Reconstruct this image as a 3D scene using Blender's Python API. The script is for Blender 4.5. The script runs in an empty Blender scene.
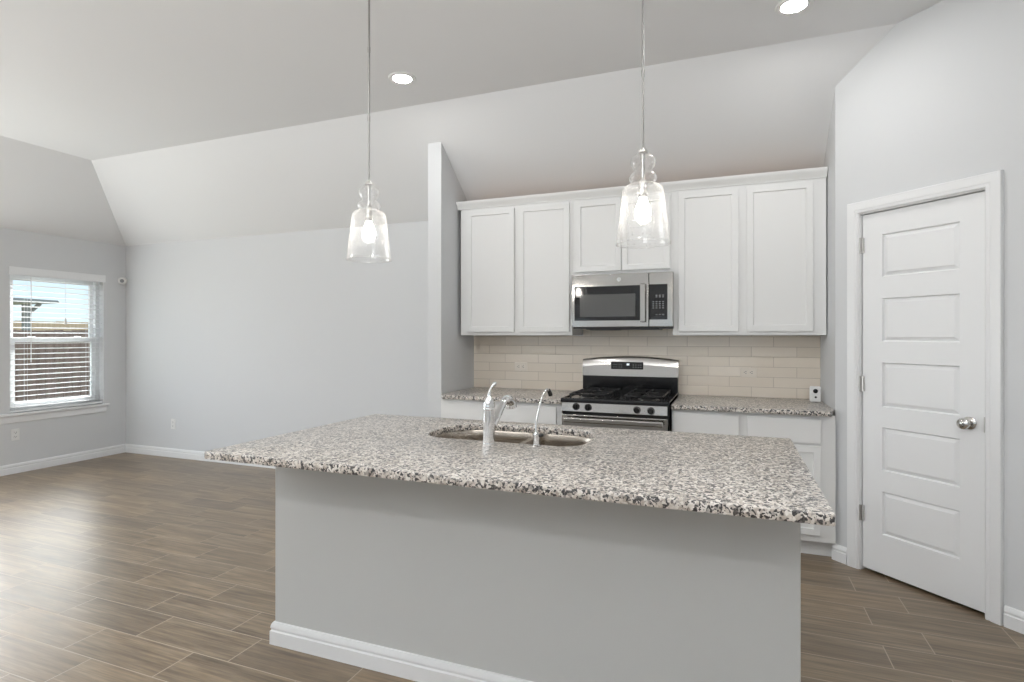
import bpy, bmesh, math, random
from mathutils import Matrix, Vector

random.seed(7)
SC = bpy.context.scene
COL = SC.collection
PI = math.pi

# ------------------------------------------------------------------ camera
CAM_H = 1.37
YAW = 0.36952
cam_data = bpy.data.cameras.new('camera')
cam = bpy.data.objects.new('camera', cam_data)
COL.objects.link(cam)
cam.location = (0, 0, CAM_H)
cam.rotation_euler = (PI / 2, 0, YAW)
cam_data.sensor_fit = 'HORIZONTAL'
cam_data.sensor_width = 36
cam_data.lens = 562.8 / 1024 * 36
cam_data.shift_y = -(341 - 335.94) / 1024
cam_data.clip_start = 0.02
SC.camera = cam

# ------------------------------------------------------------------ world (pale sky)
world = bpy.data.worlds.new('sky')
SC.world = world
world.use_nodes = True
wn, wl = world.node_tree.nodes, world.node_tree.links
wn.clear()
w_out = wn.new('ShaderNodeOutputWorld')
w_bg = wn.new('ShaderNodeBackground')
w_tc = wn.new('ShaderNodeTexCoord')
w_sep = wn.new('ShaderNodeSeparateXYZ')
w_ramp = wn.new('ShaderNodeValToRGB')
w_ramp.color_ramp.elements[0].position = 0.0
w_ramp.color_ramp.elements[0].color = (0.80, 0.92, 1.0, 1)
w_ramp.color_ramp.elements[1].position = 0.35
w_ramp.color_ramp.elements[1].color = (0.50, 0.74, 1.0, 1)
wl.new(w_tc.outputs['Generated'], w_sep.inputs[0])
wl.new(w_sep.outputs['Z'], w_ramp.inputs['Fac'])
wl.new(w_ramp.outputs['Color'], w_bg.inputs['Color'])
w_bg.inputs['Strength'].default_value = 1.15
# added glow around the sun, clear of the horizon, to brighten the floor sheen
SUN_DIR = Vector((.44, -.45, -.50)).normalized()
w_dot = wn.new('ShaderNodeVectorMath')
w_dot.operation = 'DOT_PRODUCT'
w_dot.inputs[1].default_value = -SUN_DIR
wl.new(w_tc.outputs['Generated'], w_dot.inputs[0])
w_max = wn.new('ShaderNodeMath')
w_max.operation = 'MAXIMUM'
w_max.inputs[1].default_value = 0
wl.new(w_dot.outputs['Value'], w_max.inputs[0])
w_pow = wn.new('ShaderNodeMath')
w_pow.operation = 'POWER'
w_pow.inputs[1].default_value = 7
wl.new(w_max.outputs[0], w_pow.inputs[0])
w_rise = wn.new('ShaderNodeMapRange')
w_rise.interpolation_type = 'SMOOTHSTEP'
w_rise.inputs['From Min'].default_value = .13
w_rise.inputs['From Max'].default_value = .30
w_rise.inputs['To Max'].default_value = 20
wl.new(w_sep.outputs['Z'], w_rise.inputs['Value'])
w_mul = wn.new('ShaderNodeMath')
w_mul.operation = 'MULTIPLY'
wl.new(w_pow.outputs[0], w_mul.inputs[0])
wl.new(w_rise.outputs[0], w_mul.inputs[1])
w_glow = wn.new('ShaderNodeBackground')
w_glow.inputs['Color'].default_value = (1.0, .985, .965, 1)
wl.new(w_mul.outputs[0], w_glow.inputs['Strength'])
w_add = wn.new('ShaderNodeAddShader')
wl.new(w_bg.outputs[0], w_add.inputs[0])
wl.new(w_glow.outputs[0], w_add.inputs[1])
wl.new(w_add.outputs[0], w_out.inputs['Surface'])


ZCEIL = 3.10


# ------------------------------------------------------------------ added fill behind the camera, daylight through the windows on the left
def area(name, loc, rot, sx, sy, power, color, spread=180, shape='RECTANGLE'):
    d = bpy.data.lights.new(name, 'AREA')
    d.shape = shape
    d.spread = math.radians(spread)
    d.size, d.size_y, d.energy, d.color = sx, sy, power, color
    o = bpy.data.objects.new(name, d)
    COL.objects.link(o)
    o.location, o.rotation_euler = loc, rot
    return o


for x in (-3.95, -.50):  # added lamps aimed up at the ceiling, in place of bounced light
    area('rear_ceiling_fill', (x, -4.06, 1.10), (math.radians(139), 0, 0), 2.1, 1.2, 106, (.955, 0.98, 1.0), 92)
area('side_window_daylight', (-6.72, 1.75, 1.32), (math.radians(98), 0, -PI / 2), 2.9, 1.4, 50, (0.94, 0.975, 1.0))
# added unseen downlights, for more light from above on counters and floor
for x, y, p in ((-4.4, .9, 10), (-2.05, .9, 11), (.31, .9, 19), (-4.4, -1.4, 11), (-2.05, -1.4, 12), (.31, -1.4, 16)):
    area('added_downlight', (x, y, ZCEIL - .012), (0, 0, 0), .13, .13, p, (.99, 1.0, 1.0), 180, 'DISK')
sun_data = bpy.data.lights.new('sun', 'SUN')
sun_data.energy = 8.0
sun_data.angle = math.radians(2)
sun_data.color = (1.0, .97, .92)
sun = bpy.data.objects.new('sun', sun_data)
COL.objects.link(sun)
sun.rotation_euler = SUN_DIR.to_track_quat('-Z', 'Y').to_euler()

SC.view_settings.view_transform = 'Standard'
SC.view_settings.look = 'None'
SC.view_settings.gamma = 1
SC.view_settings.use_curve_mapping = False
SC.view_settings.exposure = 0.10


# ------------------------------------------------------------------ material helpers
class NT:
    def __init__(self, name):
        self.m = bpy.data.materials.new(name)
        self.m.use_nodes = True
        self.n, self.l = self.m.node_tree.nodes, self.m.node_tree.links
        self.n.clear()
        self.out = self.n.new('ShaderNodeOutputMaterial')
        self.geo = None

    def node(self, t, **kw):
        x = self.n.new(t)
        for k, v in kw.items():
            setattr(x, k, v)
        return x

    def put(self, sock, v):
        if isinstance(v, bpy.types.NodeSocket):
            self.l.new(v, sock)
        elif v is not None:
            if sock.type == 'RGBA' and not hasattr(v, '__len__'):
                v = (v, v, v, 1)
            if sock.type == 'RGBA' and len(v) == 3:
                v = (*v, 1)
            sock.default_value = v

    def math(self, op, a, b=None, c=None):
        x = self.node('ShaderNodeMath', operation=op)
        for i, v in enumerate((a, b, c)):
            if v is not None:
                self.put(x.inputs[i], v)
        return x.outputs[0]

    def pos(self):
        if self.geo is None:
            self.geo = self.node('ShaderNodeNewGeometry')
        return self.geo.outputs['Position']

    def mapped(self, scale):
        x = self.node('ShaderNodeMapping')
        self.put(x.inputs['Vector'], self.pos())
        x.inputs['Scale'].default_value = scale
        return x.outputs[0]

    def noise(self, vec, scale, detail=2, rough=.5, out=0):
        x = self.node('ShaderNodeTexNoise')
        self.put(x.inputs['Vector'], vec)
        x.inputs['Scale'].default_value = scale
        x.inputs['Detail'].default_value = detail
        x.inputs['Roughness'].default_value = rough
        return x.outputs[out]

    def ramp(self, fac, stops, interp='LINEAR'):
        x = self.node('ShaderNodeValToRGB')
        cr = x.color_ramp
        cr.interpolation = interp
        while len(cr.elements) < len(stops):
            cr.elements.new(0.5)
        for e, (p, c) in zip(cr.elements, stops):
            e.position = p
            e.color = (*c, 1) if hasattr(c, '__len__') else (c, c, c, 1)
        self.put(x.inputs['Fac'], fac)
        return x.outputs['Color']

    def mix(self, fac, a, b, blend='MIX'):
        x = self.node('ShaderNodeMix', data_type='RGBA', blend_type=blend)
        self.put(x.inputs['Factor'], fac)
        self.put(x.inputs[6], a)
        self.put(x.inputs[7], b)
        return x.outputs[2]

    def bump(self, h, strength, dist):
        x = self.node('ShaderNodeBump')
        x.inputs['Strength'].default_value = strength
        x.inputs['Distance'].default_value = dist
        self.put(x.inputs['Height'], h)
        return x.outputs[0]

    def bsdf(self, color, rough=.5, metal=0, normal=None, spec=None, ior=None, **kw):
        x = self.node('ShaderNodeBsdfPrincipled')
        self.put(x.inputs['Base Color'], color)
        self.put(x.inputs['Roughness'], rough)
        self.put(x.inputs['Metallic'], metal)
        if normal is not None:
            self.put(x.inputs['Normal'], normal)
        if spec is not None:
            self.put(x.inputs['Specular IOR Level'], spec)
        if ior is not None:
            x.inputs['IOR'].default_value = ior
        for k, v in kw.items():
            self.put(x.inputs[k.replace('_', ' ')], v)
        self.l.new(x.outputs[0], self.out.inputs['Surface'])
        return x


def paint(name, color, rough=.6, bump=.05, scale=260, spec=.3):
    t = NT(name)
    h = t.noise(t.pos(), scale, 2)
    tint = t.noise(t.pos(), 1.3, 2)
    c = t.mix(t.math('MULTIPLY', tint, .06), color, tuple(v * .9 for v in color))
    t.bsdf(c, rough, normal=t.bump(h, bump, .002), spec=spec)
    return t.m


def metal(name, color, rough, aniso=0, amount=.10):
    t = NT(name)
    if aniso:                      # horizontally brushed: highlights stretch up and down
        n = t.noise(t.mapped((3, 60, 900)), 1.0, 2, .5)
        tg = t.node('ShaderNodeTangent', direction_type='RADIAL', axis='Z')
        x = t.bsdf(color, t.math('MULTIPLY_ADD', n, amount, rough - amount / 2), 1.0, normal=t.bump(n, .008, .001))
        x.inputs['Anisotropic'].default_value = aniso
        x.inputs['Anisotropic Rotation'].default_value = 0.0
        t.l.new(tg.outputs[0], x.inputs['Tangent'])
    else:
        t.bsdf(color, rough, 1.0)
    return t.m


def plain(name, color, rough=.4, spec=.5, vary=.04):
    t = NT(name)
    n = t.noise(t.pos(), 35, 2)
    t.bsdf(t.mix(t.math('MULTIPLY', n, vary * 2), color, tuple(v * .85 for v in color)), rough, spec=spec)
    return t.m


def emit(name, color, strength):
    t = NT(name)
    e = t.node('ShaderNodeEmission')
    e.inputs['Color'].default_value = (*color, 1)
    e.inputs['Strength'].default_value = strength
    t.l.new(e.outputs[0], t.out.inputs['Surface'])
    return t.m


def mat_floor():
    """wood-look porcelain planks, 0.19 x 0.56, every other row shifted by a third"""
    t = NT('wood_look_tile')
    sep = t.node('ShaderNodeSeparateXYZ')
    t.put(sep.inputs[0], t.pos())
    X, Y = sep.outputs['X'], sep.outputs['Y']
    RH, TL = .19, .559
    v = t.math('DIVIDE', t.math('SUBTRACT', Y, 2.915), RH)
    row = t.math('FLOOR', v)
    fv = t.math('FRACT', v)
    par = t.math('FLOORED_MODULO', row, 2.0)                   # 0 for even rows
    off = t.math('MULTIPLY_ADD', par, -.194, .824)             # even .824, odd .63
    u = t.math('DIVIDE', t.math('SUBTRACT', X, off), TL)
    col = t.math('FLOOR', u)
    fu = t.math('FRACT', u)
    du = t.math('MULTIPLY', t.math('MINIMUM', fu, t.math('SUBTRACT', 1.0, fu)), TL)
    dv = t.math('MULTIPLY', t.math('MINIMUM', fv, t.math('SUBTRACT', 1.0, fv)), RH)
    edge = t.math('MINIMUM', du, dv)
    grout = t.math('LESS_THAN', edge, .0024)
    idv = t.node('ShaderNodeCombineXYZ')
    t.put(idv.inputs[0], col)
    t.put(idv.inputs[1], row)
    wnz = t.node('ShaderNodeTexWhiteNoise', noise_dimensions='3D')
    t.put(wnz.inputs['Vector'], idv.outputs[0])
    rnd = wnz.outputs['Value']
    # grain runs along X, shifted for each plank
    gv = t.node('ShaderNodeCombineXYZ')
    t.put(gv.inputs[0], t.math('MULTIPLY', X, 1.3))
    t.put(gv.inputs[1], t.math('MULTIPLY', Y, 16.0))
    t.put(gv.inputs[2], t.math('MULTIPLY', rnd, 37.0))
    g1 = t.noise(gv.outputs[0], 1.6, 5, .62)
    gv2 = t.node('ShaderNodeCombineXYZ')
    t.put(gv2.inputs[0], t.math('MULTIPLY', X, 4.0))
    t.put(gv2.inputs[1], t.math('MULTIPLY', Y, 90.0))
    t.put(gv2.inputs[2], t.math('MULTIPLY', rnd, 51.0))
    g2 = t.noise(gv2.outputs[0], 1.0, 3, .6)
    blotch = t.noise(gv.outputs[0], .45, 2, .5)
    wood = t.ramp(g1, [(.25, (.112, .076, .045)), (.45, (.200, .143, .088)), (.60, (.258, .190, .122)), (.8, (.35, .265, .182))])
    fine = t.ramp(g2, [(.3, .66), (.7, 1.2)])
    wood = t.mix(1.0, wood, fine, 'MULTIPLY')
    tone = t.ramp(rnd, [(0, (.86, .86, .86)), (.5, (1.0, 1.0, .98)), (1, (1.13, 1.10, 1.04))])
    wood = t.mix(1.0, wood, tone, 'MULTIPLY')
    wood = t.mix(1.0, wood, t.ramp(blotch, [(.35, .82), (.65, 1.15)]), 'MULTIPLY')
    colr = t.mix(grout, wood, (.42, .35, .275))
    h = t.math('SUBTRACT', t.math('MULTIPLY', g2, .15), t.math('MULTIPLY', grout, 1.0))
    r = t.math('MULTIPLY_ADD', g1, .10, .29)
    r = t.math('MULTIPLY_ADD', grout, .4, r)
    t.bsdf(colr, r, normal=t.bump(h, .12, .003), spec=.9)
    return t.m


def mat_granite():
    t = NT('speckled_granite')
    p = t.pos()
    warp = t.noise(p, 60, 2, out=1)
    wv = t.mix(.018, p, warp, 'ADD')
    v1 = t.node('ShaderNodeTexVoronoi', feature='F1')
    t.put(v1.inputs['Vector'], wv)
    v1.inputs['Scale'].default_value = 118
    s1 = t.node('ShaderNodeSeparateColor')
    t.put(s1.inputs[0], v1.outputs['Color'])
    v2 = t.node('ShaderNodeTexVoronoi', feature='F1')
    t.put(v2.inputs['Vector'], wv)
    v2.inputs['Scale'].default_value = 210
    s2 = t.node('ShaderNodeSeparateColor')
    t.put(s2.inputs[0], v2.outputs['Color'])
    big = t.noise(p, 26, 3, .6)
    base = t.ramp(s1.outputs[0], [(0, (.69, .645, .59)), (.25, (.52, .46, .40)), (.42, (.83, .795, .75)), (.66, (.36, .30, .25)), (.82, (.14, .13, .12))], 'CONSTANT')
    base = t.mix(.45, base, t.ramp(big, [(.32, (.41, .355, .305)), (.60, (.83, .785, .73))]))
    dark = t.math('GREATER_THAN', t.math('ADD', s1.outputs[1], t.math('MULTIPLY', big, .5)), 1.00)
    c = t.mix(dark, base, t.ramp(s2.outputs[0], [(0, (.025, .024, .025)), (.55, (.085, .078, .075)), (.85, (.18, .165, .155))], 'CONSTANT'))
    fleck = t.math('GREATER_THAN', s2.outputs[1], .885)
    c = t.mix(fleck, c, (.05, .047, .047))
    t.bsdf(c, .30, spec=.7, Coat_Weight=.35, Coat_Roughness=.30, Coat_IOR=1.6)
    return t.m


def mat_backsplash():
    t = NT('glossy_subway_tile')
    sep = t.node('ShaderNodeSeparateXYZ')
    t.put(sep.inputs[0], t.pos())
    X, Z = sep.outputs['X'], sep.outputs['Z']
    RH, TL = .0745, .303
    v = t.math('DIVIDE', t.math('SUBTRACT', Z, .9165), RH)
    row = t.math('FLOOR', v)
    fv = t.math('FRACT', v)
    par = t.math('FLOORED_MODULO', row, 2.0)
    off = t.math('MULTIPLY_ADD', par, -.153, .148)
    u = t.math('DIVIDE', t.math('SUBTRACT', X, off), TL)
    col = t.math('FLOOR', u)
    fu = t.math('FRACT', u)
    du = t.math('MULTIPLY', t.math('MINIMUM', fu, t.math('SUBTRACT', 1.0, fu)), TL)
    dv = t.math('MULTIPLY', t.math('MINIMUM', fv, t.math('SUBTRACT', 1.0, fv)), RH)
    edge = t.math('MINIMUM', du, dv)
    grout = t.math('LESS_THAN', edge, .0016)
    idv = t.node('ShaderNodeCombineXYZ')
    t.put(idv.inputs[0], col)
    t.put(idv.inputs[1], row)
    wnz = t.node('ShaderNodeTexWhiteNoise', noise_dimensions='3D')
    t.put(wnz.inputs['Vector'], idv.outputs[0])
    c = t.ramp(wnz.outputs['Value'], [(0, (.80, .715, .605)), (1, (.87, .785, .68))])
    c = t.mix(grout, c, (.52, .445, .37))
    cushion = t.ramp(edge, [(0, 0), (.004, .6), (.012, 1)])
    wave = t.noise(t.pos(), 14, 2)
    h = t.math('ADD', t.math('MULTIPLY', cushion, 1.0), t.math('MULTIPLY', wave, 1.6))
    t.bsdf(c, t.math('MULTIPLY_ADD', grout, .5, .09), normal=t.bump(h, .14, .003), spec=.6)
    return t.m


def mat_seeded_glass():
    """thin clear glass full of tiny seeds: mostly see-through, mirror-like at grazing angles"""
    t = NT('seeded_clear_glass')
    vor = t.node('ShaderNodeTexVoronoi', feature='F1')
    tc = t.node('ShaderNodeTexCoord')
    t.put(vor.inputs['Vector'], tc.outputs['Object'])
    vor.inputs['Scale'].default_value = 85
    seeds = t.ramp(vor.outputs['Distance'], [(.10, 1), (.26, 0)])
    nz = t.noise(tc.outputs['Object'], 60, 2)
    bmp = t.bump(t.math('ADD', seeds, nz), .35, .002)
    lw = t.node('ShaderNodeLayerWeight')
    lw.inputs['Blend'].default_value = .5
    facing = t.math('POWER', lw.outputs['Facing'], 2.2)
    tr = t.node('ShaderNodeBsdfTransparent')
    tr.inputs['Color'].default_value = (.99, .99, .99, 1)
    gl = t.node('ShaderNodeBsdfGlossy')
    gl.inputs['Roughness'].default_value = .04
    t.put(gl.inputs['Normal'], bmp)
    tl = t.node('ShaderNodeBsdfTranslucent')
    tl.inputs['Color'].default_value = (.95, .95, .94, 1)
    df = t.node('ShaderNodeBsdfDiffuse')
    df.inputs['Color'].default_value = (.95, .95, .94, 1)
    md = t.node('ShaderNodeMixShader')
    t.l.new(tl.outputs[0], md.inputs[1])
    t.l.new(df.outputs[0], md.inputs[2])
    m1 = t.node('ShaderNodeMixShader')
    t.put(m1.inputs[0], t.math('ADD', t.math('MULTIPLY_ADD', seeds, .26, .015), t.math('MULTIPLY', facing, .42)))
    t.l.new(tr.outputs[0], m1.inputs[1])
    t.l.new(md.outputs[0], m1.inputs[2])
    m2 = t.node('ShaderNodeMixShader')
    t.put(m2.inputs[0], t.math('MULTIPLY_ADD', facing, .75, .05))
    t.l.new(m1.outputs[0], m2.inputs[1])
    t.l.new(gl.outputs[0], m2.inputs[2])
    t.l.new(m2.outputs[0], t.out.inputs['Surface'])
    return t.m


def mat_pane():
    t = NT('window_glass')
    lw = t.node('ShaderNodeLayerWeight')
    lw.inputs['Blend'].default_value = .5
    fac = t.math('MULTIPLY_ADD', t.math('POWER', lw.outputs['Facing'], 4.0), .6, .03)
    tr = t.node('ShaderNodeBsdfTransparent')
    tr.inputs['Color'].default_value = (.95, .97, .97, 1)
    gl = t.node('ShaderNodeBsdfGlossy')
    gl.inputs['Roughness'].default_value = .01
    m = t.node('ShaderNodeMixShader')
    t.put(m.inputs[0], fac)
    t.l.new(tr.outputs[0], m.inputs[1])
    t.l.new(gl.outputs[0], m.inputs[2])
    t.l.new(m.outputs[0], t.out.inputs['Surface'])
    return t.m


def mat_fence(name, dark, light):
    t = NT(name)
    n = t.noise(t.mapped((6, 6, .8)), 2.0, 4, .6)
    t.bsdf(t.ramp(n, [(.3, dark), (.7, light)]), .85)
    return t.m


def mat_wood_raw():
    t = NT('raw_maple_board')
    n = t.noise(t.mapped((1.5, 20, 20)), 1.0, 4, .6)
    t.bsdf(t.ramp(n, [(.3, (.46, .25, .11)), (.7, (.58, .35, .17))]), .6)
    return t.m


M = {}
M['wall'] = paint('light_grey_wall_paint', (.67, .68, .69))
M['ceiling'] = paint('ceiling_paint', (.765, .77, .775), bump=.06)
M['island_wall'] = paint('grey_island_paint', (.58, .585, .575))
M['trim'] = paint('white_trim_paint', (.82, .825, .83), .32, .01, spec=.5)
M['cabinet'] = paint('white_cabinet_paint', (.80, .80, .79), .35, .01, spec=.5)
M['door'] = paint('white_door_paint', (.84, .845, .85), .4, .02, spec=.45)
M['floor'] = mat_floor()
M['granite'] = mat_granite()
M['tile'] = mat_backsplash()
M['steel'] = metal('brushed_stainless_steel', (.47, .455, .435), .15, .6)
M['sink_steel'] = metal('satin_sink_steel', (.46, .41, .355), .28, .5)
M['chrome'] = metal('polished_chrome', (.80, .80, .80), .06)
M['nickel'] = metal('satin_nickel', (.62, .61, .59), .18)
M['rod'] = metal('brushed_nickel_rod', (.34, .33, .32), .38)
M['hinge'] = metal('hinge_nickel', (.55, .54, .52), .3)
M['black_glass'] = plain('black_glass', (.008, .008, .009), .05, .6, 0)
M['oven_window'] = plain('mesh_screen_glass', (.095, .095, .093), .07, .7, .02)
M['black_enamel'] = plain('black_enamel', (.010, .010, .011), .14, .5, 0)
M['cast_iron'] = plain('black_cast_iron', (.014, .014, .015), .45, .4, .05)
M['black_plastic'] = plain('black_plastic', (.012, .012, .012), .3, .5, 0)
M['dark_metal'] = plain('dark_grey_sheet', (.05, .05, .05), .4, .5, 0)
M['white_plastic'] = plain('white_plastic', (.80, .80, .79), .35, .5, .02)
M['slot'] = plain('outlet_slot_dark', (.06, .06, .06), .6, .3, 0)
M['almond_plastic'] = plain('almond_plastic', (.84, .77, .68), .35, .5, .02)
M['vinyl'] = plain('white_vinyl', (.83, .84, .85), .35, .5, .01)
M['slat'] = plain('white_blind_slat', (.84, .85, .86), .4, .4, .01)
M['cord'] = plain('white_cord', (.80, .80, .80), .8, .2, .02)
M['glass'] = mat_seeded_glass()
M['pane'] = mat_pane()
M['bulb'] = emit('lit_bulb', (1.0, .94, .86), 60)
M['can_lens'] = emit('lit_downlight', (1.0, .99, .975), 155)
M['digits'] = emit('lit_digits', (.85, .95, 1.0), 2.2)
M['keys'] = plain('grey_key_print', (.30, .31, .32), .5, .3, 0)
M['fence'] = mat_fence('weathered_fence_wood', (.175, .112, .086), (.28, .195, .16))
M['fence_far'] = mat_fence('tan_fence_wood', (.60, .41, .26), (.74, .54, .37))
M['patio'] = plain('grey_patio_cover_paint', (.28, .30, .30), .7, .3, .05)
M['lawn'] = mat_fence('dry_lawn', (.10, .10, .05), (.16, .15, .08))
M['raw'] = mat_wood_raw()
M['seal'] = plain('dark_gap', (.02, .02, .02), .8, .1, 0)

# ------------------------------------------------------------------ object helpers
MW = {}


def tag(o, label=None, cat=None, group=None, kind=None):
    if label: o['label'] = label
    if cat: o['category'] = cat
    if group: o['group'] = group
    if kind: o['kind'] = kind
    return o


def obj(name, bm, mat, parent=None, smooth=35):
    """link a bmesh given in world space as ONE mesh object, in its parent's frame"""
    W = MW[parent.name] if parent else Matrix.Identity(4)
    bmesh.ops.recalc_face_normals(bm, faces=bm.faces)
    bm.transform(W.inverted())
    me = bpy.data.meshes.new(name)
    bm.to_mesh(me)
    bm.free()
    me.materials.append(mat)
    if smooth:
        for p in me.polygons:
            p.use_smooth = True
        me.set_sharp_from_angle(angle=math.radians(smooth))
    o = bpy.data.objects.new(name, me)
    COL.objects.link(o)
    if smooth == 35:                 # flat faces stay flat next to their rounded edges
        wm = o.modifiers.new('weighted_normal', 'WEIGHTED_NORMAL')
        wm.weight = 100
        wm.keep_sharp = True
    if parent:
        o.parent = parent
    MW[o.name] = W
    return o


def thing(name, label, cat, loc=(0, 0, 0), rz=0, group=None):
    o = bpy.data.objects.new(name, None)
    COL.objects.link(o)
    o.empty_display_size = .1
    o.location = loc
    o.rotation_euler = (0, 0, rz)
    MW[o.name] = Matrix.Translation(loc) @ Matrix.Rotation(rz, 4, 'Z')
    return tag(o, label, cat, group)


def struct(name, bm, mat, parent=None, smooth=35):
    o = obj(name, bm, mat, parent, smooth)
    if parent is None:
        o['kind'] = 'structure'
    return o


def dup(root, loc, label, rz=None):
    r = root.copy()
    COL.objects.link(r)
    r.location = loc
    if rz is not None:
        r.rotation_euler = (0, 0, rz)
    r['label'] = label
    for ch in list(root.children):
        c = ch.copy()
        COL.objects.link(c)
        c.parent = r
        for g in ch.children:
            d = g.copy()
            COL.objects.link(d)
            d.parent = c
    return r


def B():
    return bmesh.new()


def box(bm, x0, x1, y0, y1, z0, z1, bevel=0, seg=2, M_=None):
    vs = [bm.verts.new((x, y, z)) for x in (x0, x1) for y in (y0, y1) for z in (z0, z1)]
    q = [(0, 1, 3, 2), (4, 6, 7, 5), (0, 4, 5, 1), (2, 3, 7, 6), (0, 2, 6, 4), (1, 5, 7, 3)]
    fs = [bm.faces.new([vs[i] for i in f]) for f in q]
    if bevel:
        es = list({e for f in fs for e in f.edges})
        r = bmesh.ops.bevel(bm, geom=es, offset=bevel, segments=seg, affect='EDGES', profile=.5)
        vs = list({v for f in r['faces'] for v in f.verts} | {v for v in vs if v.is_valid})
    if M_ is not None:
        bmesh.ops.transform(bm, matrix=M_, verts=[v for v in vs if v.is_valid])
    return bm


def prism(bm, pts, axis, a, b):
    """extrude a 2D outline along an axis: axis 'x' takes (y,z), 'y' takes (x,z), 'z' takes (x,y)"""
    def P(p, t):
        return {'x': (t, p[0], p[1]), 'y': (p[0], t, p[1]), 'z': (p[0], p[1], t)}[axis]
    A = [bm.verts.new(P(p, a)) for p in pts]
    C = [bm.verts.new(P(p, b)) for p in pts]
    bm.faces.new(A)
    bm.faces.new(C[::-1])
    for i in range(len(pts)):
        j = (i + 1) % len(pts)
        bm.faces.new((A[i], C[i], C[j], A[j]))
    return bm


def lathe(bm, prof, center=(0, 0, 0), seg=32, axis=None):
    """revolve (r, z) pairs around Z (or around `axis` direction)"""
    R = Matrix.Identity(4)
    if axis is not None:
        R = Vector((0, 0, 1)).rotation_difference(Vector(axis)).to_matrix().to_4x4()
    T = Matrix.Translation(center) @ R
    rings = []
    for r, z in prof:
        if r < 1e-6:
            rings.append([bm.verts.new(T @ Vector((0, 0, z)))])
        else:
            rings.append([bm.verts.new(T @ Vector((r * math.cos(2 * PI * k / seg), r * math.sin(2 * PI * k / seg), z))) for k in range(seg)])
    for a, b in zip(rings, rings[1:]):
        for k in range(seg):
            j = (k + 1) % seg
            if len(a) == 1 and len(b) == 1:
                continue
            if len(a) == 1:
                bm.faces.new((a[0], b[k], b[j]))
            elif len(b) == 1:
                bm.faces.new((a[k], a[j], b[0]))
            else:
                bm.faces.new((a[k], a[j], b[j], b[k]))
    return bm


def smooth_path(pts, n=8):
    """Catmull-Rom through the points"""
    P = [Vector(p) for p in pts]
    P = [P[0] * 2 - P[1]] + P + [P[-1] * 2 - P[-2]]
    out = []
    for i in range(1, len(P) - 2):
        for k in range(n):
            t = k / n
            a, b, c, d = P[i - 1:i + 3]
            out.append(.5 * ((2 * b) + (c - a) * t + (2 * a - 5 * b + 4 * c - d) * t * t + (3 * b - a - 3 * c + d) * t ** 3))
    out.append(P[-2])
    return out


def tube(bm, pts, rad, seg=14, cap=True):
    pts = [Vector(p) for p in pts]
    if not hasattr(rad, '__len__'):
        rad = [rad] * len(pts)
    elif len(rad) != len(pts):
        m = len(rad) - 1
        rr = []
        for i in range(len(pts)):
            f = i / (len(pts) - 1) * m
            k = min(int(f), m - 1)
            rr.append(rad[k] + (rad[k + 1] - rad[k]) * (f - k))
        rad = rr
    rings = []
    t0 = (pts[1] - pts[0]).normalized()
    up = Vector((0, 0, 1)) if abs(t0.z) < .9 else Vector((1, 0, 0))
    nrm = t0.cross(up).normalized()
    for i, p in enumerate(pts):
        t = (pts[min(i + 1, len(pts) - 1)] - pts[max(i - 1, 0)]).normalized()
        nrm = (nrm - t * nrm.dot(t)).normalized()
        bi = t.cross(nrm)
        rings.append([bm.verts.new(p + (nrm * math.cos(2 * PI * k / seg) + bi * math.sin(2 * PI * k / seg)) * rad[i]) for k in range(seg)])
    for a, b in zip(rings, rings[1:]):
        for k in range(seg):
            j = (k + 1) % seg
            bm.faces.new((a[k], a[j], b[j], b[k]))
    if cap:
        bm.faces.new(rings[0][::-1])
        bm.faces.new(rings[-1])
    return bm


def slab_with_holes(bm, outer, holes, z0, z1):
    """flat plate with holes: fill the top, then extrude it down"""
    es = []
    for loop in [outer] + holes:
        vs = [bm.verts.new((x, y, z1)) for x, y in loop]
        es += [bm.edges.new((vs[i], vs[(i + 1) % len(vs)])) for i in range(len(vs))]
    r = bmesh.ops.triangle_fill(bm, edges=es, use_beauty=True, use_dissolve=False)
    fs = [g for g in r['geom'] if isinstance(g, bmesh.types.BMFace)]
    if z0 is not None:
        ex = bmesh.ops.extrude_face_region(bm, geom=fs)
        bmesh.ops.translate(bm, vec=(0, 0, z0 - z1), verts=[g for g in ex['geom'] if isinstance(g, bmesh.types.BMVert)])
        # keep the original top
    return bm


def rrect(x0, x1, y0, y1, r, n=8):
    """rounded rectangle outline; r is one radius or four (x0y0, x1y0, x1y1, x0y1)"""
    if not hasattr(r, '__len__'):
        r = [r] * 4
    out = []
    for (cx, cy, a0), rr in zip(((x0, y0, PI), (x1, y0, 1.5 * PI), (x1, y1, 0), (x0, y1, .5 * PI)), r):
        sx = 1 if cx == x0 else -1
        sy = 1 if cy == y0 else -1
        for k in range(n + 1):
            a = a0 + .5 * PI * k / n
            out.append((cx + sx * rr + rr * math.cos(a), cy + sy * rr + rr * math.sin(a)))
    return out


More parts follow.
